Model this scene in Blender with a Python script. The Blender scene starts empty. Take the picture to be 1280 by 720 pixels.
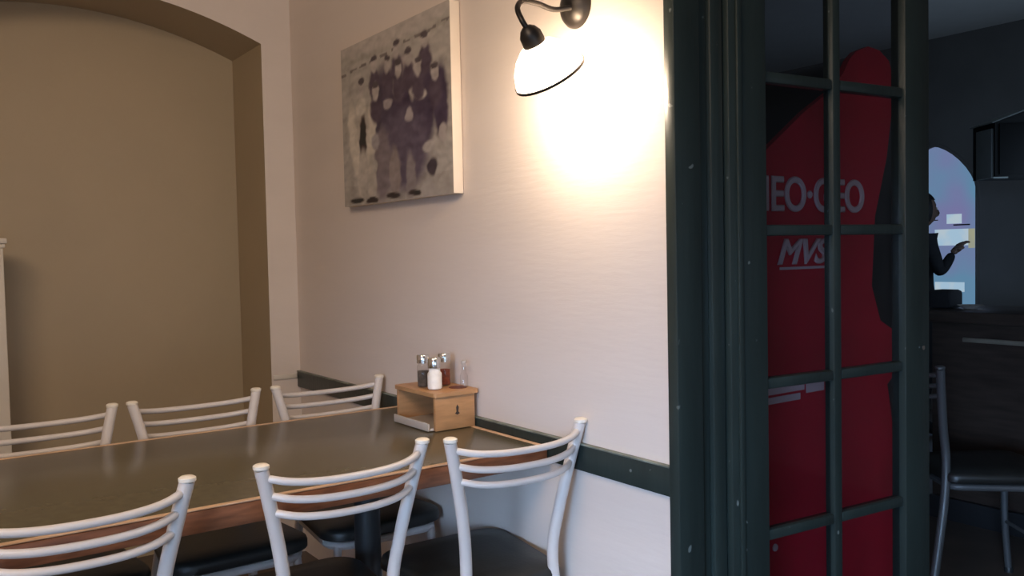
import bpy, bmesh, math, random
from mathutils import Vector, Matrix, noise as mnoise
random.seed(4)
S = bpy.context.scene
COL = S.collection
PI = math.pi

# ------------------------------------------------------------ camera
cd = bpy.data.cameras.new('camera'); cam = bpy.data.objects.new('camera', cd); COL.objects.link(cam)
cd.sensor_width = 36.0; cd.lens = 36.0 * 1092.67 / 1280.0; cd.clip_start = .05
Rv = Vector((0.81516, -0.57886, -0.02082)); Uv = Vector((0.04044, 0.02102, 0.99896)); Fv = Vector((0.57782, 0.81515, -0.04055))
M = Matrix((Rv, Uv, -Fv)).transposed().to_4x4(); M.translation = Vector((-1.3955, -3.5335, 1.2556))
cam.matrix_world = M
S.camera = cam
# ------------------------------------------------------------ world, exposure
w = bpy.data.worlds.new('world'); S.world = w; w.use_nodes = True
w.node_tree.nodes['Background'].inputs[0].default_value = (.10, .13, .2, 1)
w.node_tree.nodes['Background'].inputs[1].default_value = .3
S.view_settings.view_transform = 'Standard'; S.view_settings.look = 'None'
S.view_settings.gamma = 1; S.view_settings.exposure = 0; S.view_settings.use_curve_mapping = False

def area(name, loc, target, sx, sy, col, e, spread=180):
    l = bpy.data.lights.new(name, 'AREA'); l.shape = 'RECTANGLE'; l.size = sx; l.size_y = sy
    l.color = col; l.energy = e; l.spread = math.radians(spread)
    o = bpy.data.objects.new(name, l); COL.objects.link(o); o.location = loc
    o.rotation_euler = (Vector(target) - Vector(loc)).to_track_quat('-Z', 'Y').to_euler()
    return o
area('ceiling_panel_light', (-2.1, -2.7, 2.70), (-1.4, -1.6, .8), 1.2, 1.2, (1, .76, .56), 62)
area('lower_wall_fill', (-3.6, -4.3, 1.2), (.2, -1.9, -.05), 1.6, .9, (.42, .64, 1), 25, 46)  # added narrow blue fill, tints the lower right wall only
area('front_fill', (-1.2, -5.45, .9), (-.2, -2.0, .7), 2.0, 1.0, (.55, .76, 1), 22)  # added cool fill for the door and cabinet, no visible source
area('bar_room_fill', (3.6, -2.05, 1.5), (3.4, 1.0, 2.3), 1.2, 1.0, (.52, .72, 1), 7.0)  # added fill that lifts the bar room ceiling and walls
area('cabinet_fill', (1.9, -4.9, 1.5), (1.2, -1.8, 1.0), .9, 1.3, (.65, .78, 1), 1)  # added weak fill on the arcade cabinet side

# ------------------------------------------------------------ materials
def mat(name, col, rough=.5, metal=0, noise=0, nscale=8, bump=0, bscale=60, stretch=None, spec=.5, coat=0, fleck=None):
    m = bpy.data.materials.new(name); m.use_nodes = True; nt = m.node_tree; b = nt.nodes['Principled BSDF']
    b.inputs['Roughness'].default_value = rough; b.inputs['Metallic'].default_value = metal
    b.inputs['Specular IOR Level'].default_value = spec; b.inputs['Coat Weight'].default_value = coat
    tc = nt.nodes.new('ShaderNodeTexCoord'); mp = nt.nodes.new('ShaderNodeMapping')
    nt.links.new(tc.outputs['Object'], mp.inputs[0])
    if stretch: mp.inputs['Scale'].default_value = stretch
    n = nt.nodes.new('ShaderNodeTexNoise'); n.inputs['Scale'].default_value = nscale; n.inputs['Detail'].default_value = 5
    nt.links.new(mp.outputs[0], n.inputs['Vector'])
    cr = nt.nodes.new('ShaderNodeValToRGB')
    cr.color_ramp.elements[0].position = .3; cr.color_ramp.elements[1].position = .7
    cr.color_ramp.elements[0].color = (*[c * (1 - noise) for c in col], 1)
    cr.color_ramp.elements[1].color = (*[min(1, c * (1 + noise)) for c in col], 1)
    nt.links.new(n.outputs[0], cr.inputs[0]); out = cr.outputs[0]
    if fleck:
        v = nt.nodes.new('ShaderNodeTexNoise'); v.inputs['Scale'].default_value = 38; v.inputs['Detail'].default_value = 1
        nt.links.new(tc.outputs['Object'], v.inputs['Vector'])
        c2 = nt.nodes.new('ShaderNodeValToRGB'); c2.color_ramp.elements[0].position = .76; c2.color_ramp.elements[1].position = .79
        nt.links.new(v.outputs[0], c2.inputs[0])
        mx = nt.nodes.new('ShaderNodeMix'); mx.data_type = 'RGBA'
        nt.links.new(c2.outputs[0], mx.inputs[0]); nt.links.new(out, mx.inputs[6]); mx.inputs[7].default_value = (*fleck, 1)
        out = mx.outputs[2]
    nt.links.new(out, b.inputs['Base Color'])
    if bump:
        n2 = nt.nodes.new('ShaderNodeTexNoise'); n2.inputs['Scale'].default_value = bscale; n2.inputs['Detail'].default_value = 4
        nt.links.new(mp.outputs[0], n2.inputs['Vector'])
        bp = nt.nodes.new('ShaderNodeBump'); bp.inputs['Strength'].default_value = bump; bp.inputs['Distance'].default_value = .01
        nt.links.new(n2.outputs[0], bp.inputs['Height']); nt.links.new(bp.outputs[0], b.inputs['Normal'])
    return m
def emit(name, c1, c2, s, scale=2):
    m = bpy.data.materials.new(name); m.use_nodes = True; nt = m.node_tree; nt.nodes.clear()
    o = nt.nodes.new('ShaderNodeOutputMaterial'); e = nt.nodes.new('ShaderNodeEmission'); e.inputs[1].default_value = s
    tc = nt.nodes.new('ShaderNodeTexCoord'); n = nt.nodes.new('ShaderNodeTexNoise'); n.inputs['Scale'].default_value = scale
    cr = nt.nodes.new('ShaderNodeValToRGB'); cr.color_ramp.elements[0].position = .4; cr.color_ramp.elements[1].position = .6
    cr.color_ramp.elements[0].color = (*c1, 1); cr.color_ramp.elements[1].color = (*c2, 1)
    nt.links.new(tc.outputs['Object'], n.inputs['Vector']); nt.links.new(n.outputs[0], cr.inputs[0])
    nt.links.new(cr.outputs[0], e.inputs[0]); nt.links.new(e.outputs[0], o.inputs[0]); return m
def glass(name, tint=(1, 1, 1), k=.08):
    m = bpy.data.materials.new(name); m.use_nodes = True; nt = m.node_tree; nt.nodes.clear()
    o = nt.nodes.new('ShaderNodeOutputMaterial'); t = nt.nodes.new('ShaderNodeBsdfTransparent'); t.inputs[0].default_value = (*tint, 1)
    g = nt.nodes.new('ShaderNodeBsdfGlossy'); g.inputs['Roughness'].default_value = .05
    lw = nt.nodes.new('ShaderNodeLayerWeight'); lw.inputs[0].default_value = .5; f = nt.nodes.new('ShaderNodeMath'); f.operation = 'POWER'; f.inputs[1].default_value = 4
    nt.links.new(lw.outputs['Facing'], f.inputs[0])
    ad = nt.nodes.new('ShaderNodeMath'); ad.operation = 'MULTIPLY_ADD'; ad.inputs[1].default_value = .8; ad.inputs[2].default_value = k*.5; ad.use_clamp = True
    mx = nt.nodes.new('ShaderNodeMixShader'); nt.links.new(f.outputs[0], ad.inputs[0]); nt.links.new(ad.outputs[0], mx.inputs[0])
    nt.links.new(t.outputs[0], mx.inputs[1]); nt.links.new(g.outputs[0], mx.inputs[2]); nt.links.new(mx.outputs[0], o.inputs[0]); return m

PLASTER = mat('white_plaster', (.70, .61, .545), .75, noise=.025, nscale=3, bump=.075, bscale=26, stretch=(1, .4, 2.6))
TAN = mat('tan_plaster', (.41, .32, .205), .5, noise=.05, nscale=1.6, bump=.12, bscale=14)
CREAM = mat('cream_post_paint', (.66, .60, .52), .5, noise=.03)
GREEN = mat('dark_green_gloss_paint', (.020, .030, .027), .38, noise=.18, nscale=5, bump=.08, bscale=25, stretch=(3, 3, .6), fleck=(.13, .15, .14))
RAILTOP = mat('worn_rail_edge_paint', (.16, .18, .15), .5, noise=.5, nscale=14)
FLOOR = mat('dark_floor_tile', (.10, .075, .06), .45, noise=.2, nscale=6)
CEIL = mat('ceiling_paint', (.62, .60, .56), .8, noise=.03)
DARKWALL = mat('slate_wall_paint', (.20, .19, .18), .75, noise=.08, nscale=3)
LAMINATE = mat('olive_grey_laminate', (.095, .081, .050), .25, noise=.10, nscale=40, spec=.55)
OAK = mat('brown_edge_wood', (.19, .075, .035), .4, noise=.35, nscale=7, stretch=(2, 12, 12))
OAKTOP = mat('pale_edge_wood', (.58, .38, .24), .35, noise=.2, nscale=7, stretch=(2, 12, 12))  # pale tone also paints in the reflected line at the wall end
BLACK = mat('black_painted_iron', (.018, .02, .022), .45, noise=.15)
VINYL = mat('black_vinyl', (.016, .017, .016), .42, noise=.2, nscale=12, bump=.06, bscale=120)
WHITE = mat('white_enamelled_steel', (.62, .575, .55), .36, noise=.03)
SHADED_STEEL = mat('shaded_chair_steel', (.09, .095, .10), .4, .2, noise=.1)  # darkened white chair finish, the bar room's dimness put into its colour
CAP = mat('cream_plastic_cap', (.80, .74, .64), .4, noise=.03)
CADDY = mat('honey_wood', (.46, .245, .11), .42, noise=.16, nscale=6, stretch=(2, 2, 12))
TRAY = mat('pale_tray', (.48, .43, .38), .5, noise=.06)
HOLE = mat('dark_red_cup', (.12, .02, .01), .5, noise=.1)
CHROME = mat('chrome', (.75, .74, .72), .2, 1, noise=.03)
SUGAR = mat('white_sugar', (.80, .77, .73), .7, noise=.06, nscale=60)
PEPPER = mat('ground_pepper', (.09, .07, .055), .9, noise=.4, nscale=90)
CHILI = mat('chili_flakes', (.22, .045, .02), .9, noise=.5, nscale=90)
GLASS = glass('clear_glass', (.93, .93, .93))
DOORGLASS = glass('door_pane_glass', (.8, .8, .82), .04)
IRON = mat('dark_bronze_iron', (.03, .026, .024), .4, .6, noise=.2)
CANVAS = mat('cream_canvas_side', (.72, .62, .52), .7, noise=.04)
RED = mat('red_cabinet_laminate', (.52, .012, .035), .4, noise=.06)
LETTER = mat('white_lettering_vinyl', (.62, .48, .50), .5, noise=.04)
CABBLACK = mat('black_cabinet_plastic', (.02, .02, .022), .4, noise=.1)
SCREEN = mat('dark_screen_glass', (.01, .01, .014), .1, noise=.1)
BARWOOD = mat('dark_bar_wood', (.05, .035, .028), .35, noise=.3, nscale=6, stretch=(8, 1, 8))
BARSTRIP = mat('worn_bar_strip', (.22, .19, .15), .4, noise=.3, nscale=8)
SPK = mat('black_speaker_vinyl', (.004, .004, .004), .8, noise=.2)
SPKSIDE = mat('grey_lit_side', (.30, .33, .31), .4, .3, noise=.1)  # grey paints the light on the black box's side and top rim
CLOTH = mat('black_cotton', (.012, .012, .014), .9, noise=.2, nscale=30)
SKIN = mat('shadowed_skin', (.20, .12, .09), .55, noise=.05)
HAIR = mat('dark_hair', (.01, .008, .007), .6, noise=.3, nscale=60)
DAY = emit('daylit_street_behind_glass', (.13, .27, .42), (.20, .20, .40), .85, 1.6)
PAPER = emit('backlit_paper', (.36, .52, .66), (.45, .55, .62), .95, 9)
PAPERY = emit('backlit_yellow_paper', (.42, .42, .28), (.36, .38, .3), .8, 9)
FILLPANE = emit('added_window_glow', (.25, .36, .5), (.3, .4, .55), 1.0)  # glow for the added out-of-view window

# ------------------------------------------------------------ mesh helpers
def fin(name, bm, m, parent=None, smooth=True, ang=35):
    bmesh.ops.recalc_face_normals(bm, faces=bm.faces)
    me = bpy.data.meshes.new(name); bm.to_mesh(me); bm.free()
    ms = m if isinstance(m, (list, tuple)) else [m]
    for x in ms: me.materials.append(x)
    if smooth:
        for p in me.polygons: p.use_smooth = True
        me.set_sharp_from_angle(angle=math.radians(ang))
    o = bpy.data.objects.new(name, me); COL.objects.link(o)
    if parent: o.parent = parent
    return o
def box(bm, x0, x1, y0, y1, z0, z1, bev=0):
    r = bmesh.ops.create_cube(bm, size=1, matrix=Matrix.Translation(((x0+x1)/2, (y0+y1)/2, (z0+z1)/2)) @ Matrix.Diagonal((x1-x0, y1-y0, z1-z0, 1)))
    if bev:
        es = list({e for v in r['verts'] for e in v.link_edges})
        bmesh.ops.bevel(bm, geom=es, offset=bev, segments=2, affect='EDGES', profile=.5)
def boxo(name, m, parent, x0, x1, y0, y1, z0, z1, bev=0):
    bm = bmesh.new(); box(bm, x0, x1, y0, y1, z0, z1, bev); return fin(name, bm, m, parent)
def smooth_path(pts, n=6):
    P = [Vector(p) for p in pts]; P = [P[0]*2-P[1]] + P + [P[-1]*2-P[-2]]; out = []
    for i in range(1, len(P)-2):
        for k in range(n):
            t = k/n; a, b, c, d = P[i-1:i+3]
            out.append(.5*((2*b)+(c-a)*t+(2*a-5*b+4*c-d)*t*t+(3*b-a-3*c+d)*t**3))
    out.append(P[-2]); return out
def tube(bm, pts, r, seg=14, sm=6):
    P = smooth_path(pts, sm) if sm and len(pts) > 2 else [Vector(p) for p in pts]
    R = r if callable(r) else (lambda t: r)
    rings = []; up = None
    for i, p in enumerate(P):
        d = (P[min(i+1, len(P)-1)] - P[max(i-1, 0)]).normalized()
        if up is None:
            up = d.cross(Vector((0, 0, 1)) if abs(d.z) < .9 else Vector((0, 1, 0))).normalized()
        up = (up - d*up.dot(d)).normalized(); s = d.cross(up); rr = R(i/(len(P)-1))
        rings.append([bm.verts.new(p + rr*(math.cos(2*PI*k/seg)*up + math.sin(2*PI*k/seg)*s)) for k in range(seg)])
    for a, b in zip(rings, rings[1:]):
        for k in range(seg): bm.faces.new((a[k], a[(k+1) % seg], b[(k+1) % seg], b[k]))
    bm.faces.new(rings[0]); bm.faces.new(rings[-1])
def lathe(bm, prof, seg=28, mtx=None, cap=True):
    mtx = mtx or Matrix()
    rings = [[bm.verts.new(mtx @ Vector((r*math.cos(2*PI*k/seg), r*math.sin(2*PI*k/seg), z))) for k in range(seg)] for r, z in prof]
    for a, b in zip(rings, rings[1:]):
        for k in range(seg): bm.faces.new((a[k], a[(k+1) % seg], b[(k+1) % seg], b[k]))
    if cap: bm.faces.new(rings[0]); bm.faces.new(rings[-1])
def prism(bm, pts, axis, a, b):            # polygon pts (u,v) extruded along an axis
    def P(u, v, t): return {'x': (t, u, v), 'y': (u, t, v), 'z': (u, v, t)}[axis]
    A = [bm.verts.new(P(u, v, a)) for u, v in pts]; B = [bm.verts.new(P(u, v, b)) for u, v in pts]
    n = len(pts)
    for i in range(n): bm.faces.new((A[i], A[(i+1) % n], B[(i+1) % n], B[i]))
    bm.faces.new(A); bm.faces.new(B)
def tag(o, label=None, cat=None, group=None, kind=None):
    if label: o['label'] = label
    if cat: o['category'] = cat
    if group: o['group'] = group
    if kind: o['kind'] = kind
    return o
def thing(name, loc, label, cat, group=None, rz=0):
    o = bpy.data.objects.new(name, None); COL.objects.link(o); o.location = loc; o.rotation_euler = (0, 0, rz)
    o.empty_display_size = .1
    return tag(o, label, cat, group)
def struct(o, label=None): return tag(o, label, None, None, 'structure')
def copy_tree(o, parent=None):
    c = o.copy(); COL.objects.link(c); c.parent = parent
    for ch in list(o.children): copy_tree(ch, c)
    return c

# ------------------------------------------------------------ the setting
H = 2.78
struct(boxo('floor', FLOOR, None, -3.7, 5.1, -5.7, 2.1, -.05, 0), 'dark tiled floor of the dining room and bar')
struct(boxo('ceiling', CEIL, None, -3.7, 5.1, -5.7, 2.1, H, H+.05), 'pale ceiling over both rooms')
YE = -2.17
struct(boxo('wall_right', PLASTER, None, 0, .12, YE, 0, 0, H), 'white plaster wall carrying the photograph and the lamp')
# back wall with the segmental-arched niche
cx, hw, zs, rise = -.80, .675, 2.13, .146
def arch(x): return zs + rise*(1-((x-cx)/hw)**2)
bm = bmesh.new()
N = 32; xs = [cx-hw+2*hw*i/N for i in range(N+1)]
pts = [(xs[0], 0), (-3.7, 0), (-3.7, H), (.12, H), (.12, 0), (xs[-1], 0)] + [(x, arch(x)) for x in reversed(xs)]
def fr(y): return [bm.verts.new((u, y, v)) for u, v in pts]
A = fr(0); B = fr(.40); n = len(pts)
bm.faces.new(A); bm.faces.new(B)
for i in range(n):
    f = bm.faces.new((A[i], A[(i+1) % n], B[(i+1) % n], B[i]))
    if i >= 5: f.material_index = 1
wb = fin('wall_back', bm, [PLASTER, TAN], None, ang=20); struct(wb, 'pale back wall with a segmental arched recess')
bmesh_ = None
struct(boxo('wall_niche', TAN, None, -1.6, .05, .37, .44, 0, 2.5), 'tan painted wall at the back of the arched recess')
struct(boxo('wall_left', PLASTER, None, -3.75, -3.7, -5.7, .4, 0, H), 'plaster wall on the left, out of frame')
struct(boxo('wall_south', PLASTER, None, -3.7, 2.5, -5.75, -5.7, 0, H), 'plaster wall behind the viewer')
struct(boxo('wall_southeast', DARKWALL, None, 2.4, 2.45, -5.7, -2.2, 0, H), 'dark wall right of the doorway, out of frame')
struct(boxo('wall_bar_south', DARKWALL, None, 1.95, 5.1, -2.2, -2.14, 0, H), 'dark wall on the near side of the bar room')
struct(boxo('wall_over_door', DARKWALL, None, .0, 1.95, -2.2, -2.171, 2.30, H), 'wall over the glazed door')
struct(boxo('wall_bar_east', DARKWALL, None, 5.0, 5.06, -2.14, 2.1, 0, H), 'slate wall at the far side of the bar room')
struct(boxo('wall_bar_north', DARKWALL, None, .12, 5.0, 2.0, 2.06, 0, H), 'slate wall at the back of the bar room')
# chair rail on the right wall, thin rail on the back-wall stub
t = struct(boxo('trim_1', GREEN, None, -.014, -.0005, YE-.0005, -.0005, .708, .772, .002), 'dark green chair rail along the white wall')
boxo('rail_cap', RAILTOP, t, -.016, -.001, YE, -.001, .7725, .7765, .001)['label'] = 'worn greyish top edge of the rail'
struct(boxo('trim_2', CREAM, None, -.118, -.0165, -.006, -.0005, .745, .765, .002), 'thin cream rail on the back wall')
# door casing (fixed frame)
fr1 = bpy.data.objects.new('door_frame', None); COL.objects.link(fr1); struct(fr1, 'dark green wooden door frame beside the white wall')
boxo('casing', GREEN, fr1, -.018, .062, YE-.034, YE-.002, 0, 2.30, .005)
boxo('jamb', GREEN, fr1, .0625, .100, YE-.018, YE+.05, 0, 2.29, .004)
boxo('stop_bead', GREEN, fr1, .1005, .143, YE-.030, YE+.03, 0, 2.29, .008)
boxo('head_jamb', GREEN, fr1, .1435, 1.95, YE-.03, YE-.002, 2.23, 2.299, .004)

# ------------------------------------------------------------ glazed door leaf
door = struct(bpy.data.objects.new('door_1', None), 'dark green glazed door with small panes'); COL.objects.link(door)
door.location = (.1475, -2.19, 0); door.rotation_euler = (0, 0, math.radians(-5))
T0, T1 = -.022, .022
def dbox(name, x0, x1, z0, z1, t0=T0, t1=T1, bev=.004): return boxo(name, GREEN, door, x0, x1, t0, t1, z0, z1, bev)
rows = [.215, .575, .935, 1.295, 1.65, 2.01]
dbox('stile', 0, .118, .01, 2.20); dbox('stile', .622, .722, .01, 2.20)
dbox('stile_bead', .020, .034, .02, 2.19, -.030, T0, .003)
dbox('bottom_rail', .1185, .6215, .01, .205); dbox('top_rail', .1185, .6215, 2.02, 2.20)
dbox('muntin', .352, .381, .2055, 2.0195, -.016, .016, .006)
for z in rows[1:5]:
    for a, b in ((.1185, .3515), (.3815, .6215)):
        dbox('muntin', a, b, z-.013, z+.013, -.015, .015, .005)
pb = bmesh.new(); box(pb, -.5, .5, -.002, .002, -.5, .5); pane0 = None
for i in range(5):
    z0, z1 = rows[i]+.0135, rows[i+1]-.0135
    if i == 0: z0 = .206
    if i == 4: z1 = 2.0195
    for a, b in ((.119, .3515), (.3815, .6215)):
        if pane0 is None: pane0 = o = fin('pane', pb, DOORGLASS, door)
        else: o = pane0.copy(); COL.objects.link(o)
        o.location = ((a+b)/2, 0, (z0+z1)/2); o.scale = (b-a, 1, z1-z0)
bm = bmesh.new(); lathe(bm, [(.001, 0), (.006, .0015), (.006, .003), (.001, .004)], 12, Matrix.Translation((.690, -.023, .98)) @ Matrix.Rotation(PI/2, 4, 'X'))
fin('lock_cylinder', bm, CHROME, door)

# ------------------------------------------------------------ post in the recess
po = thing('wooden_post', (0, 0, 0), 'short cream painted post with moulded cap at the left edge, behind the far chairs', 'post')
boxo('shaft', CREAM, po, -1.19, -1.066, .08, .20, 0, 1.31, .004)
boxo('cap', CREAM, po, -1.20, -1.054, .068, .212, 1.325, 1.345, .004)
boxo('collar', CREAM, po, -1.195, -1.060, .075, .205, 1.31, 1.3245, .003)

# ------------------------------------------------------------ table
TX0, TX1, TY0, TY1 = -2.55, -.018, -1.735, -.929
tb = thing('dining_table', ((TX0+TX1)/2, (TY0+TY1)/2, 0), 'long dining table with olive grey top and brown wooden edge', 'table')
ox, oy = tb.location.x, tb.location.y
def tbox(name, m, x0, x1, y0, y1, z0, z1, bev=0): return boxo(name, m, tb, x0-ox, x1-ox, y0-oy, y1-oy, z0, z1, bev)
tbox('tabletop', LAMINATE, TX0+.016, TX1-.016, TY0+.016, TY1-.016, .715, .7495, .001)
for a in ((TX0, TX1, TY0, TY0+.0155), (TX0, TX1, TY1-.0155, TY1), (TX0, TX0+.0155, TY0+.016, TY1-.016), (TX1-.0155, TX1, TY0+.016, TY1-.016)):
    e = tbox('edge_band', OAK, *a, .700, .7465, .003)
    p = tbox('edge_bead', OAKTOP, *a, .7468, .7505, .0015); p.parent = e; p['label'] = 'pale worn top of the wooden edge with painted reflection line'
for px in (-.345, -1.95):
    bm = bmesh.new(); lathe(bm, [(.06, .03), (.038, .05), (.036, .10), (.036, .60), (.036, .675)], 24, Matrix.Translation((px-ox, 0, 0)))
    fin('pedestal', bm, BLACK, tb)
    bm = bmesh.new()
    for k in range(4):
        a = k*PI/2
        tube(bm, [(px-ox+.03*math.cos(a), .03*math.sin(a), .045), (px-ox+.2*math.cos(a), .2*math.sin(a), .03), (px-ox+.33*math.cos(a), .33*math.sin(a), .016)], .013, 10, 3)
    fin('foot_cross', bm, BLACK, tb)
    tbox('mounting_plate', BLACK, px-.16, px+.16, -1.332-.16, -1.332+.16, .6755, .6995, .003)

# ------------------------------------------------------------ chairs   (local: back at y=0, sitter faces +y)
def make_chair():
    c = thing('ladder_back_chair', (0, 0, 0), 'x', 'chair', 'white steel ladder back chairs')
    for s in (-1, 1):
        bm = bmesh.new()
        tube(bm, [(s*.185, 0, .832), (s*.165, .012, .75), (s*.138, .030, .62), (s*.125, .045, .50), (s*.140, .03, .34), (s*.185, -.035, .012)], .0145, 16, 6)
        l = fin('back_post', bm, WHITE, c)
        bm = bmesh.new(); lathe(bm, [(.0150, 0), (.0165, .002), (.0165, .008), (.012, .011), (.001, .0115)], 18, Matrix.Translation((s*.185, -.001, .831)))
        fin('post_cap', bm, CAP, l)['label'] = 'cream plastic cap'
        bm = bmesh.new(); lathe(bm, [(.018, 0), (.018, .014), (.0152, .02)], 14, Matrix.Translation((s*.186, -.037, 0)))
        fin('rubber_foot', bm, BLACK, l)
        bm = bmesh.new(); tube(bm, [(s*.155, .385, .415), (s*.165, .39, .22), (s*.175, .41, .012)], .0125, 12, 4)
        l = fin('front_leg', bm, WHITE, c)
        bm = bmesh.new(); lathe(bm, [(.016, 0), (.016, .014), (.0135, .02)], 14, Matrix.Translation((s*.175, .411, 0)))
        fin('rubber_foot', bm, BLACK, l)
    for z in (.812, .774, .737):
        t = (z-.62)/(.832-.62); hwid = .138+.047*t; y0 = .030-.030*t
        bm = bmesh.new()
        tube(bm, [(-hwid, y0, z), (-hwid*.72, y0-.030, z-.010), (-hwid*.3, y0-.046, z-.015), (hwid*.3, y0-.046, z-.015), (hwid*.72, y0-.030, z-.010), (hwid, y0, z)], .0082, 12, 5)
        fin('back_slat', bm, WHITE, c)
    # seat: rounded-corner cushion
    def rr(w0, w1, y0, y1, r):
        P = []
        for (X, Y, a0) in ((w1-r, y1-r, 0), (-w1+r, y1-r, 90), (-w0+r*.7, y0+r*.7, 180), (w0-r*.7, y0+r*.7, 270)):
            q = r if a0 < 180 else r*.7
            for k in range(7):
                a = math.radians(a0+15*k); P.append((X+q*math.cos(a), Y+q*math.sin(a)))
        return P
    base = rr(.165, .195, .035, .425, .07)
    bm = bmesh.new(); cyy = .23; rings = []
    for sc, z in ((.93, .428), (1, .436), (1.0, .452), (.985, .462), (.93, .469), (.6, .474), (.2, .475)):
        rings.append([bm.verts.new((x*sc, cyy+(y-cyy)*sc, z)) for x, y in base])
    for a, b in zip(rings, rings[1:]):
        for k in range(len(a)): bm.faces.new((a[k], a[(k+1) % len(a)], b[(k+1) % len(a)], b[k]))
    bm.faces.new(rings[0]); bm.faces.new(rings[-1])
    fin('seat', bm, VINYL, c, ang=60)
    bm = bmesh.new(); f = [(x*.88, cyy+(y-cyy)*.9, .4145) for x, y in base]; tube(bm, f+[f[0]], .0115, 10, 0)
    fin('seat_frame', bm, WHITE, c)
    bm = bmesh.new(); tube(bm, [(-.168, .392, .20), (.168, .392, .20)], .007, 10, 0); fin('stretcher', bm, WHITE, c)
    return c
ch0 = make_chair()
chairs = [
 ((-1.136, -1.819), 0, 'nearest white ladder back chair, cut off by the left edge, back toward the viewer'),
 ((-.622, -1.819), 0, 'middle one of the three near white ladder back chairs, its back toward the viewer'),
 ((-.201, -1.862), -2, 'near white ladder back chair with black seat, right beside the wall and green rail'),
 ((-1.074, -.800), 180, 'leftmost far white chair, across the table, cut off by the left edge'),
 ((-.650, -.800), 180, 'far white chair across the table, in front of the right end of the tan recess'),
 ((-.216, -.800), 180, 'far white chair tucked in the corner across the table, beside the wooden caddy'),
 ((1.60, -1.82), -128, 'steel chair with shade put into its colour, standing in the dark bar room beyond the glazed door'),
]
for i, ((x, y), a, lab) in enumerate(chairs):
    o = ch0 if i == 0 else copy_tree(ch0)
    o.location = (x, y, 0); o.rotation_euler = (0, 0, math.radians(a)); o['label'] = lab
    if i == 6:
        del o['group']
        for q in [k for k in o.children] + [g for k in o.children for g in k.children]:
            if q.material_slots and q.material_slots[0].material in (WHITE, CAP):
                q.material_slots[0].link = 'OBJECT'; q.material_slots[0].material = SHADED_STEEL
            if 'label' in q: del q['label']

# ------------------------------------------------------------ caddy on the table
cb = thing('condiment_caddy', (-.09, -1.275, .751), 'honey coloured wooden box caddy with open side, standing on the table against the wall', 'caddy')
def cbx(name, m, x0, x1, y0, y1, z0, z1, bev=.0015): return boxo(name, m, cb, x0+.09, x1+.09, y0+1.275, y1+1.275, z0-.751, z1-.751, bev)
X0, X1, Y0, Y1 = -.153, -.020, -1.392, -1.160
cbx('front_panel', CADDY, X0, X1, Y0, Y0+.012, .751, .848)
cbx('back_panel', CADDY, X0, X1, Y1-.012, Y1, .751, .848)
cbx('side_panel', CADDY, X1-.012, X1, Y0+.0125, Y1-.0125, .751, .848)
cbx('bottom_panel', TRAY, X0-.012, X1-.0125, Y0+.0125, Y1-.0125, .7512, .758)['label'] = 'pale bottom board of the open side'
cbx('tray_lip', TRAY, X0-.018, X0-.0125, Y0+.0125, Y1-.0125, .7512, .774)['label'] = 'pale front lip'
bm = bmesh.new(); L = []
for (X, Y, a0) in ((X1+.002, Y1-.004, 0), (X0+.006, Y1-.004, 90), (X0+.006, Y0+.006, 180), (X1+.002, Y0+.006, 270)):
    for k in range(6): a = math.radians(a0+18*k); L.append((X+.09+.012*math.cos(a), Y+1.275+.012*math.sin(a)))
prism(bm, L, 'z', .0975, .109); lid = fin('lid', bm, CADDY, cb)
bm = bmesh.new(); lathe(bm, [(.027, 0), (.027, .0012), (.001, .0014)], 28, Matrix.Translation((.048, -.062, .1091)))
fin('cup_hole', bm, HOLE, lid)['label'] = 'dark red round hole'
bm = bmesh.new()
prism(bm, [(.002, .044), (.010, .040), (.018, .044), (.013, .050), (.015, .062), (.010, .070), (.006, .062), (.007, .050)], 'y', -.1178, -.1170)
fin('burned_mark', bm, BARWOOD, cb)
ZT = .8612
def shaker(x, y, fill, r, h, lab):
    t = thing('spice_shaker', (x, y, ZT), lab, 'shaker', 'shakers on the caddy')
    bm = bmesh.new(); lathe(bm, [(r*.9, 0), (r, .003), (r, h*.66), (r*.86, h*.70), (r*.86, h*.74)], 24, cap=False); fin('glass_jar', bm, GLASS, t)
    bm = bmesh.new(); lathe(bm, [(r*.86, .0025), (r*.93, .004), (r*.93, h*.50), (.001, h*.52)], 24); fin('filling', bm, fill, t)
    bm = bmesh.new(); lathe(bm, [(r*.98, h*.745), (r*1.04, h*.75), (r*1.04, h*.80), (r*.97, h*.81), (r*.97, h*.83), (r*1.04, h*.84), (r*1.04, h*.97), (r*.94, h), (.001, h*1.005)], 24); fin('lid', bm, CHROME, t, ang=50)
    return t
shaker(-.116, -1.262, PEPPER, .0180, .096, 'leftmost shaker on the wooden caddy, glass with dark pepper and chrome lid')
t = thing('sugar_jar', (-.112, -1.322, ZT), 'white filled jar with chrome lid, in front of the other shakers on the caddy', 'jar')
bm = bmesh.new(); lathe(bm, [(.018, 0), (.021, .003), (.021, .046), (.017, .052), (.016, .062)], 26); fin('jar_body', bm, SUGAR, t)
bm = bmesh.new(); lathe(bm, [(.0190, .0625), (.0195, .064), (.0195, .088), (.017, .092), (.001, .093)], 26); fin('lid', bm, CHROME, t)
shaker(-.052, -1.278, CHILI, .0180, .096, 'right shaker on the wooden caddy, with dark red chili and chrome lid')
t = thing('glass_bottle', (-.036, -1.374+.012, ZT), 'slim clear glass bottle at the right end of the caddy against the wall', 'bottle')
bm = bmesh.new(); lathe(bm, [(.010, 0), (.012, .002), (.012, .035), (.007, .046), (.0065, .072)], 20, cap=False); fin('bottle_body', bm, GLASS, t)
bm = bmesh.new(); lathe(bm, [(.007, .0722), (.0085, .074), (.0085, .080), (.001, .081)], 16); fin('stopper', bm, TRAY, t)

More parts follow.
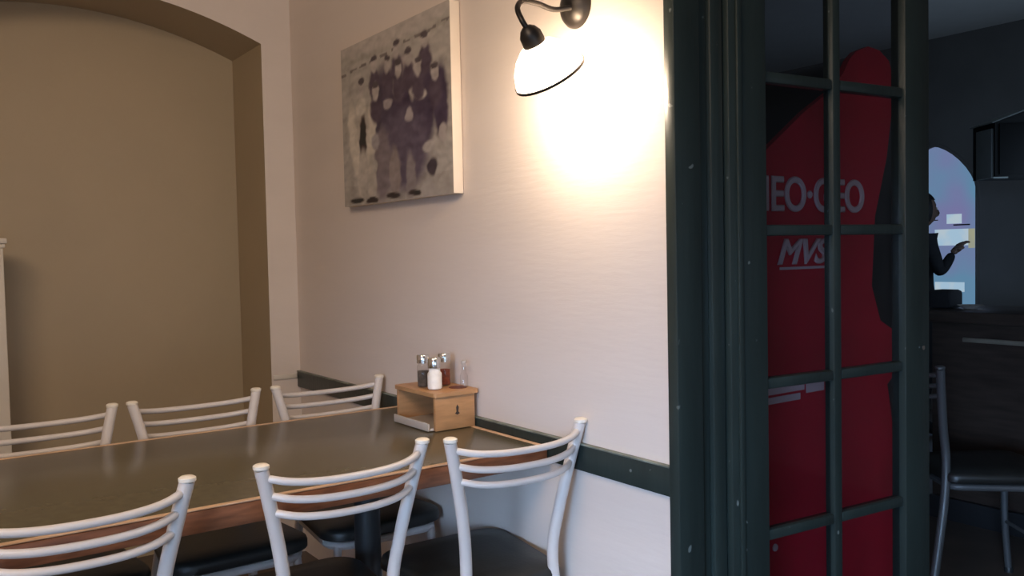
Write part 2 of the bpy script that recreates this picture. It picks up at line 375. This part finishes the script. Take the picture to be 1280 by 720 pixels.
# ------------------------------------------------------------ photograph print on canvas
PY0, PY1, PZ0, PZ1 = -.575, -1.330, 1.434, 1.998
pic = thing('framed_photograph', (-.002, (PY0+PY1)/2, PZ0), 'large black and white group photograph of men on a box canvas, on the white wall', 'picture')
yc = (PY0+PY1)/2
boxo('canvas_box', CANVAS, pic, -.034, 0, PY1-yc, PY0-yc, 0, PZ1-PZ0, .002)['label'] = 'cream canvas side'
NX, NZ = 150, 110
# drawing in picture units: s 0..1 left to right, t 0..1 bottom to top  (x = s*1.37)
shapes = [  # s,t,rs,rt,tilt,(grey rgb)
 (.5, 1.0, .6, .10, 0, (.40, .36, .33)),
 (.60, .50, .17, .30, 0, (.085, .070, .095)), (.78, .52, .10, .25, 0, (.09, .075, .10)), (.42, .50, .10, .30, 0, (.10, .085, .11)),
 (.92, .50, .06, .20, 0, (.09, .075, .10)), (.60, .28, .22, .24, 0, (.13, .11, .14)), (.40, .22, .09, .22, 0, (.20, .17, .18)),
 (.52, .16, .05, .15, 0, (.26, .22, .21)), (.66, .13, .045, .13, 0, (.24, .21, .21)), (.36, .60, .05, .18, 0, (.09, .08, .10)),
 (.12, .42, .05, .22, -.12, (.50, .45, .39)), (.30, .42, .045, .20, .10, (.50, .45, .39)), (.21, .52, .075, .12, 0, (.38, .34, .30)),
 (.215, .40, .036, .15, .05, (.06, .045, .05)), (.205, .60, .055, .05, 0, (.46, .42, .37)), (.20, .17, .05, .17, .06, (.40, .36, .32)), (.30, .15, .045, .15, .02, (.38, .34, .30)),
 (.14, .03, .07, .018, 0, (.06, .05, .05)), (.30, .02, .06, .018, 0, (.07, .06, .06)), (.50, .03, .07, .018, 0, (.07, .06, .06)), (.70, .03, .06, .018, 0, (.07, .06, .06)),
 (.84, .16, .04, .05, .3, (.08, .07, .08)), (.80, .05, .05, .05, 0, (.34, .31, .29)),
 (.56, .68, .05, .10, 0, (.36, .32, .29)), (.69, .66, .035, .12, 0, (.38, .34, .31)), (.62, .76, .06, .05, 0, (.30, .26, .25)),
 (.75, .57, .055, .035, .1, (.44, .40, .36)), (.47, .57, .05, .03, 0, (.32, .28, .28)), (.66, .47, .035, .04, 0, (.34, .30, .30)),
 (.34, .37, .04, .05, 0, (.30, .27, .27)), (.93, .33, .03, .05, 0, (.36, .32, .30)), (.33, .22, .03, .04, 0, (.36, .33, .30)), (.82, .27, .05, .03, 0, (.36, .33, .31)),
]
heads = [(.215, .72), (.345, .83), (.355, .665), (.47, .80), (.56, .86), (.57, .75), (.66, .79), (.80, .85), (.74, .72), (.88, .66)]
def pcol(s, t):
    nz = mnoise.noise(Vector((s*9, t*14, 0))); s += .012*nz + .008*mnoise.noise(Vector((s*30, t*34, 3))); t += .014*mnoise.noise(Vector((s*11, t*12, 7)))
    g = 1 + .22*mnoise.noise(Vector((s*16, t*26, 5))) + .10*mnoise.noise(Vector((s*38, t*46, 9)))
    c = [.36, .33, .30] if t > .12 else [.33, .30, .27]
    if t > .885 - .0*s: c = [.335, .31, .275]
    if abs(t-(.83+.08*s)) < .007 and math.sin(s*60) > -.5: c = [.18, .16, .15]
    def blend(d, col):
        k = max(0, min(1, (1.22-d)/.46)); k = k*k*(3-2*k)
        for i in range(3): c[i] += (col[i]-c[i])*k
    for (x, y, rx, ry, a, col) in shapes:
        dx, dy = s-x, t-y; ca, sa = math.cos(a), math.sin(a); u = dx*ca-dy*sa; v = dx*sa+dy*ca
        blend(math.hypot(u/rx, v/ry), col)
    for (x, y) in heads:
        if x > .3: blend(math.hypot((s-x)/.055, (t-y+.11)/.085), (.11, .09, .11))
        blend(math.hypot((s-x)/.030, (t-y)/.052), (.36, .32, .30))
        blend(math.hypot((s-x)/.030, (t-y-.036)/.020), (.11, .095, .10))
    return [max(.02, (q*g-.09)*1.28+.055) for q in c]
me = bpy.data.meshes.new('photo_print'); V = []; Fc = []; cols = []
for j in range(NZ+1):
    for i in range(NX+1):
        s, t = i/NX, j/NZ
        V.append((-.0352, PY0-yc+(PY1-PY0)*s, (PZ1-PZ0)*t)); cols.append(pcol(s, t))
for j in range(NZ):
    for i in range(NX): a = j*(NX+1)+i; Fc.append((a, a+NX+1, a+NX+2, a+1))
me.from_pydata(V, [], Fc); at = me.color_attributes.new('print', 'FLOAT_COLOR', 'POINT')
for k, c in enumerate(cols): at.data[k].color = (*c, 1)
pm = bpy.data.materials.new('photo_print_ink'); pm.use_nodes = True; an = pm.node_tree.nodes.new('ShaderNodeVertexColor'); an.layer_name = 'print'
pm.node_tree.links.new(an.outputs[0], pm.node_tree.nodes['Principled BSDF'].inputs['Base Color']); pm.node_tree.nodes['Principled BSDF'].inputs['Roughness'].default_value = .55
me.materials.append(pm); o = bpy.data.objects.new('photo_print', me); COL.objects.link(o); o.parent = pic
o['label'] = 'grey print of a group of standing men in dark suits'

# ------------------------------------------------------------ wall lamp
lamp = thing('wall_lamp', (-.001, -1.885, 1.84), 'lit gooseneck wall lamp with glass shade and dark iron fittings on the white wall', 'lamp')
LO = Vector((-.001, -1.885, 1.84))
def W(x, y, z): return Vector((x, y, z)) - LO
bm = bmesh.new(); lathe(bm, [(.052, 0), (.052, .006), (.045, .018), (.032, .030), (.018, .036), (.001, .038)], 30, Matrix.Translation((0, .018, .012)) @ Matrix.Rotation(-PI/2, 4, 'Y'))
fin('wall_plate', bm, IRON, lamp)
sock = Vector((-.195, -1.930, 1.750)); rim = Vector((-.130, -1.918, 1.667)); ax = (rim-sock).normalized()
bm = bmesh.new(); tube(bm, [W(-.036, -1.885, 1.842), W(-.075, -1.868, 1.836), W(-.125, -1.868, 1.843), W(-.18, -1.885, 1.836), W(-.212, -1.908, 1.810), W(-.214, -1.926, 1.780), sock-ax*.012-LO], .0065, 12, 6)
fin('gooseneck_arm', bm, IRON, lamp)
q = Vector((0, 0, 1)).rotation_difference(ax).to_matrix().to_4x4()
mt = Matrix.Translation(sock-LO) @ q
bm = bmesh.new(); lathe(bm, [(.010, -.018), (.018, -.012), (.026, .002), (.027, .026), (.023, .028)], 24, mt); fin('socket_cup', bm, IRON, lamp)
SH = bpy.data.materials.new('milky_lamp_glass'); SH.use_nodes = True; nt = SH.node_tree; nt.nodes.clear()
o_ = nt.nodes.new('ShaderNodeOutputMaterial'); tl = nt.nodes.new('ShaderNodeBsdfTranslucent'); tl.inputs[0].default_value = (1, .93, .82, 1)
gl = nt.nodes.new('ShaderNodeBsdfTransparent'); gl.inputs[0].default_value = (1, .95, .88, 1)
mx = nt.nodes.new('ShaderNodeMixShader'); mx.inputs[0].default_value = .5
nt.links.new(tl.outputs[0], mx.inputs[1]); nt.links.new(gl.outputs[0], mx.inputs[2]); nt.links.new(mx.outputs[0], o_.inputs[0])
bm = bmesh.new(); lathe(bm, [(.024, .026), (.040, .032), (.060, .050), (.076, .074), (.084, .098), (.086, .106)], 36, mt, cap=False)
shade = fin('glass_shade', bm, SH, lamp)
bm = bmesh.new(); lathe(bm, [(.0862, .1020), (.0885, .1020), (.0885, .1085), (.0862, .1085), (.0862, .1020)], 36, mt, cap=False); fin('rim_band', bm, IRON, shade)
BULB = emit('glowing_bulb', (1, .80, .52), (1, .82, .56), 60)
bm = bmesh.new(); lathe(bm, [(.010, .028), (.013, .034), (.024, .052), (.028, .066), (.024, .082), (.012, .091), (.001, .094)], 20, mt); fin('bulb', bm, BULB, lamp)
pl = bpy.data.lights.new('lamp_light', 'POINT'); pl.energy = 11; pl.color = (1, .79, .59); pl.shadow_soft_size = .03
po_ = bpy.data.objects.new('lamp_light', pl); COL.objects.link(po_); po_.location = sock + ax*.118

# ------------------------------------------------------------ arcade cabinet behind the door
ac = thing('arcade_cabinet', (1.0, -1.5, 0), 'tall red arcade cabinet with white lettering, seen through the glazed door', 'arcade cabinet')
prof = [(.50, .0), (.50, 1.38), (.721, 1.537), (.913, 1.669), (1.056, 1.75), (1.12, 1.812), (1.15, 1.855), (1.187, 1.885), (1.254, 1.909), (1.32, 1.903), (1.375, 1.875), (1.41, 1.80),
        (1.36, 1.55), (1.29, 1.35), (1.27, 1.12), (1.32, 1.00), (1.47, .93), (1.47, .86), (1.36, .78), (1.42, .50), (1.44, .0)]
P2 = [(x-1.0, z) for x, z in prof]
for y0, y1 in ((-.35, -.328), (.328, .35)):
    bm = bmesh.new(); prism(bm, P2, 'y', y0, y1); fin('side_panel', bm, RED, ac, ang=20)
inn = [((x-.97)*.95+.97-1.0, .015+z*.975) for x, z in prof]
bm = bmesh.new(); prism(bm, inn, 'y', -.3275, .3275); fin('body', bm, CABBLACK, ac, ang=20)
bm = bmesh.new(); box(bm, -.26, .26, -.004, .004, -.2, .2, .002); s_ = fin('screen', bm, SCREEN, ac); s_.rotation_euler = (0, 0, PI/2); s_.location = (.318, 0, 1.30)
s_.scale = (.9, 1, .8)
for ky in (-.15, .12):
    bm = bmesh.new(); tube(bm, [(.40, ky, .905), (.405, ky, .97)], .005, 10, 0); bmesh.ops.create_uvsphere(bm, u_segments=12, v_segments=8, radius=.016, matrix=Matrix.Translation((.405, ky, .98))); fin('joystick', bm, CABBLACK, ac)
def text(body, x, z, size, y, m, parent, shear=0, off=0, sx=1, name='lettering'):
    cu = bpy.data.curves.new('t', 'FONT'); cu.body = body; cu.size = size; cu.shear = shear; cu.bevel_depth = off; cu.bevel_resolution = 0; cu.extrude = .0012; cu.align_x = 'LEFT'; cu.align_y = 'BOTTOM_BASELINE'
    to = bpy.data.objects.new('t', cu); COL.objects.link(to); dg = bpy.context.evaluated_depsgraph_get()
    me = bpy.data.meshes.new_from_object(to.evaluated_get(dg)); me.name = name; me.materials.clear(); me.materials.append(m)
    bpy.data.objects.remove(to); o = bpy.data.objects.new(name, me); COL.objects.link(o); o.parent = parent
    o.rotation_euler = (PI/2, 0, 0); o.location = (x, y, z); o.scale = (sx, 1, 1); return o
SY = -.3525
o = text('NEO·GEO', -.36, 1.366, .145, SY, LETTER, ac, 0, .0035, 1.0); bpy.context.view_layer.update(); o.scale.x = .575/max(.01, o.dimensions.x)
o = text('MVS', -.228, 1.205, .105, SY, LETTER, ac, .35, .0035, 1.0); bpy.context.view_layer.update(); o.scale.x = .262/max(.01, o.dimensions.x)
boxo('underline', LETTER, ac, -.215, .055, SY-.001, SY+.001, 1.186, 1.194)
bm = bmesh.new()
for a, b, c, d in ((-.285, -.10, .812, .832), (-.285, -.12, .784, .804), (-.09, .0, .800, .836), (.01, .05, .812, .832)): prism(bm, [(a, c), (b, c), (b, d), (a, d)], 'y', SY-.001, SY+.001)
fin('printed_label', bm, LETTER, ac)['label'] = 'blurred white label strip'
bm = bmesh.new(); lathe(bm, [(.012, 0), (.011, .003), (.001, .005)], 14, Matrix.Translation((-.245, -.3505, .345)) @ Matrix.Rotation(PI/2, 4, 'X')); fin('bolt_head', bm, LETTER, ac)

# ------------------------------------------------------------ bar room: arched glazed opening in the east wall
win = struct(bpy.data.objects.new('window_1', None), 'arched window full of blue daylight at the far end of the bar'); COL.objects.link(win); win.location = (4.995, -.025, 0)
def archpts(hw_, z0, z1, top):
    P = [(-hw_, z0), (hw_, z0)]
    for k in range(17):
        a = PI*k/16; P.append((hw_*math.copysign(abs(math.cos(a))**1.35, math.cos(a)), z1+(top-z1)*math.sin(a)**1.35))
    return P
bm = bmesh.new(); prism(bm, archpts(.305, .33, 1.66, 1.975), 'x', -.012, -.006); fin('pane', bm, DAY, win, ang=20)
bm = bmesh.new(); o1, i1 = archpts(.325, .31, 1.66, 2.00), archpts(.306, .328, 1.66, 1.976)
for x in (-.03, -.001): pass
va = [[bm.verts.new((x, u, v)) for u, v in L] for x in (-.03, -.001) for L in (o1, i1)]
n = len(o1)
for k in range(n):
    j = (k+1) % n
    bm.faces.new((va[0][k], va[0][j], va[1][j], va[1][k])); bm.faces.new((va[2][k], va[2][j], va[3][j], va[3][k]))
    bm.faces.new((va[0][k], va[0][j], va[2][j], va[2][k])); bm.faces.new((va[1][k], va[1][j], va[3][j], va[3][k]))
fin('window_frame', bm, DARKWALL, win, ang=20)
for i, (y0, y1, z0, z1, m_) in enumerate(((-.20, -.09, 1.40, 1.47, PAPER), (-.25, -.0, 1.24, 1.36, PAPER), (-.295, -.25, 1.22, 1.36, PAPERY), (-.26, -.14, 1.385, 1.395, CABBLACK), (-.22, 0, .90, .97, PAPER))):
    boxo('paper_notice' if m_ != CABBLACK else 'glazing_bar', m_, win, -.017, -.0125, y0, y1, z0, z1)

# ------------------------------------------------------------ bar counter, things on it
ct = thing('bar_counter', (2.66, -1.72, 0), 'dark wooden bar counter in the back room, right of the door', 'counter')
boxo('countertop', BARWOOD, ct, -.24, .24, -.40, .40, .905, .955, .006)
boxo('front_panel', BARWOOD, ct, -.16, .18, -.38, .345, .0, .9045, .003)
boxo('edge_strip', BARSTRIP, ct, -.172, -.1605, -.37, .20, .815, .835, .003)
boxo('foot_plinth', CABBLACK, ct, -.19, -.1605, -.38, .345, .0, .10, .003)
bg = thing('handbag', (2.60, -1.385, .956), 'small black bag on the end of the bar counter', 'bag')
boxo('bag_body', CLOTH, bg, -.06, .06, -.055, .055, 0, .085, .018)
boxo('flap', CLOTH, bg, -.066, -.0605, -.05, .05, .03, .08, .002)
ds = thing('serving_dish', (2.60, -1.50, .956), 'small pale dish on the bar counter beside the black bag', 'dish')
bm = bmesh.new(); lathe(bm, [(.028, 0), (.03, .003), (.052, .016), (.055, .018), (.050, .016), (.001, .006)], 24); fin('dish_bowl', bm, TRAY, ds)

# ------------------------------------------------------------ speaker hung from the ceiling
sp = thing('hanging_speaker', (3.0, -1.415, 1.57), 'black box hung from the ceiling over the bar, upper right', 'speaker', None, math.radians(-35))
bm = bmesh.new(); prism(bm, [(0, 0), (.40, 0), (.40, .41), (0, .265)], 'y', 0, .20); fin('enclosure', bm, SPK, sp, ang=20)
boxo('lit_side', SPKSIDE, sp, -.012, -.001, .01, .15, 0, .24, .001)
bm = bmesh.new(); prism(bm, [(-.02, .262), (.17, .331), (.17, .337), (-.02, .268)], 'y', -.012, .19); fin('lit_top_edge', bm, SPKSIDE, sp)
boxo('bottom_edge', SPKSIDE, sp, -.012, .06, -.008, -.001, -.004, .004)
bm = bmesh.new(); tube(bm, [(.30, .1, .36), (.30, .1, H-1.571)], .012, 12, 0); fin('hanging_rod', bm, SPK, sp)
boxo('grille', SPK, sp, .02, .39, -.006, -.001, .015, .26, .001)

# ------------------------------------------------------------ person
pr = thing('person', (4.13, -.36, 0), 'person in dark clothes in profile, one forearm raised, before the blue window', 'person', None, math.radians(-35.4))
def skin(name, verts, edges, m, parent, sub=2, root=0):
    me = bpy.data.meshes.new(name); me.from_pydata([v[:3] for v in verts], [], []); me.edges.add(len(edges))
    for i, e in enumerate(edges): me.edges[i].vertices = e
    me.update(); me.materials.append(m); o = bpy.data.objects.new(name, me); COL.objects.link(o); o.parent = parent
    md = o.modifiers.new('skin', 'SKIN'); md.use_smooth_shade = True
    for i, v in enumerate(verts):
        me.skin_vertices[0].data[i].radius = (v[3], v[4] if len(v) > 4 else v[3])
    me.skin_vertices[0].data[root].use_root = True
    s = o.modifiers.new('sub', 'SUBSURF'); s.levels = sub; s.render_levels = sub
    return o
Vb = [(0, 0, .86, .12, .14), (0, 0, 1.02, .105, .13), (.005, 0, 1.18, .11, .15), (0, 0, 1.30, .07, .10), (.012, 0, 1.365, .045),
      (0, .085, .80, .085), (.012, .095, .45, .058), (-.02, .10, .09, .042), (.05, .10, .045, .04), (.13, .10, .035, .035),
      (0, -.085, .80, .085), (.02, -.095, .45, .058), (-.01, -.10, .09, .042), (.06, -.10, .045, .04), (.14, -.10, .035, .035),
      (0, .17, 1.28, .055), (-.02, .22, 1.04, .04), (.05, .23, .83, .028),
      (0, -.17, 1.28, .055), (.06, -.215, 1.06, .04), (.185, -.12, 1.19, .028)]
Eb = [(0, 1), (1, 2), (2, 3), (3, 4), (0, 5), (5, 6), (6, 7), (7, 8), (8, 9), (0, 10), (10, 11), (11, 12), (12, 13), (13, 14), (3, 15), (15, 16), (16, 17), (3, 18), (18, 19), (19, 20)]
skin('body', Vb, Eb, CLOTH, pr)
def hand(base, fwd, up, side):
    f, u = Vector(fwd).normalized(), Vector(up).normalized(); s = f.cross(u)*side; b = Vector(base)
    v = [(*b, .024), (*(b+f*.05), .032, .016), (*(b+f*.085), .034, .012)]; e = [(0, 1), (1, 2)]
    for k, ln in enumerate((.062, .072, .068, .052)):
        o0 = b+f*.085+s*(.026-.0175*k); i0 = len(v)
        v += [(*o0, .0095), (*(o0+f*ln*.5-u*.008), .0085), (*(o0+f*ln*.85-u*.026), .007)]; e += [(2, i0), (i0, i0+1), (i0+1, i0+2)]
    i0 = len(v); v += [(*(b+f*.035+s*.034), .011), (*(b+f*.065+s*.05-u*.01), .0085)]; e += [(1, i0), (i0, i0+1)]
    return v, e
for base, fw, up, sd in (((.185, -.12, 1.19), (.6, .2, .55), (-.5, 0, .8), 1), ((.05, .23, .83), (.15, 0, -1), (0, 1, 0), -1)):
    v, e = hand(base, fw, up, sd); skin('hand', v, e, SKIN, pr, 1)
bm = bmesh.new()
bmesh.ops.create_uvsphere(bm, u_segments=28, v_segments=20, radius=1)
for v in bm.verts:
    x, y, z = v.co
    jaw = 1 - .28*max(0, -z)
    v.co = Vector((.092*x*jaw + (.012 if z < 0 else 0), .074*y*jaw, .112*z))
    if x > .8 and abs(y) < .22 and -.35 < z < .1: v.co.x += .018*(1-abs(y)/.3)
    if x > .7 and .12 < abs(y) < .5 and .0 < z < .25: v.co.x -= .007
    if x > .7 and abs(y) < .3 and -.66 < z < -.5: v.co.x += .006
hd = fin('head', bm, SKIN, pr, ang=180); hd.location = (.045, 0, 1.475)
for s in (-1, 1):
    bm = bmesh.new(); bmesh.ops.create_uvsphere(bm, u_segments=10, v_segments=8, radius=1, matrix=Matrix.Translation((-.005, s*.075, -.005)) @ Matrix.Diagonal((.016, .008, .028, 1))); fin('ear', bm, SKIN, hd)
    bm = bmesh.new(); bmesh.ops.create_uvsphere(bm, u_segments=10, v_segments=8, radius=.010, matrix=Matrix.Translation((.079, s*.028, .012))); fin('eye', bm, SUGAR, hd)
bm = bmesh.new(); box(bm, .086, .096, -.022, .022, -.068, -.062, .002); fin('mouth', bm, HOLE, hd)
bm = bmesh.new(); bmesh.ops.create_uvsphere(bm, u_segments=28, v_segments=18, radius=1)
for v in list(bm.verts):
    x, y, z = v.co
    v.co = Vector((.104*x-.010, .084*y, .124*z+.006))
bmesh.ops.delete(bm, geom=[v for v in bm.verts if v.co.x > .045 and v.co.z < .05 or v.co.z < -.075], context='VERTS')
fin('hair', bm, HAIR, hd, ang=180)

# ------------------------------------------------------------ added unseen window around the blue wall fill
w2 = struct(bpy.data.objects.new('added_window', None), 'added glowing window in the left wall around the blue fill, out of frame'); COL.objects.link(w2)
boxo('pane', FILLPANE, w2, -3.698, -3.69, -5.1, -3.5, .75, 1.65)
for a in ((-5.16, -5.1, .69, 1.71), (-3.5, -3.44, .69, 1.71), (-5.1, -3.5, .69, .75), (-5.1, -3.5, 1.65, 1.71)):
    boxo('window_frame', GREEN, w2, -3.698, -3.66, a[0], a[1], a[2], a[3])
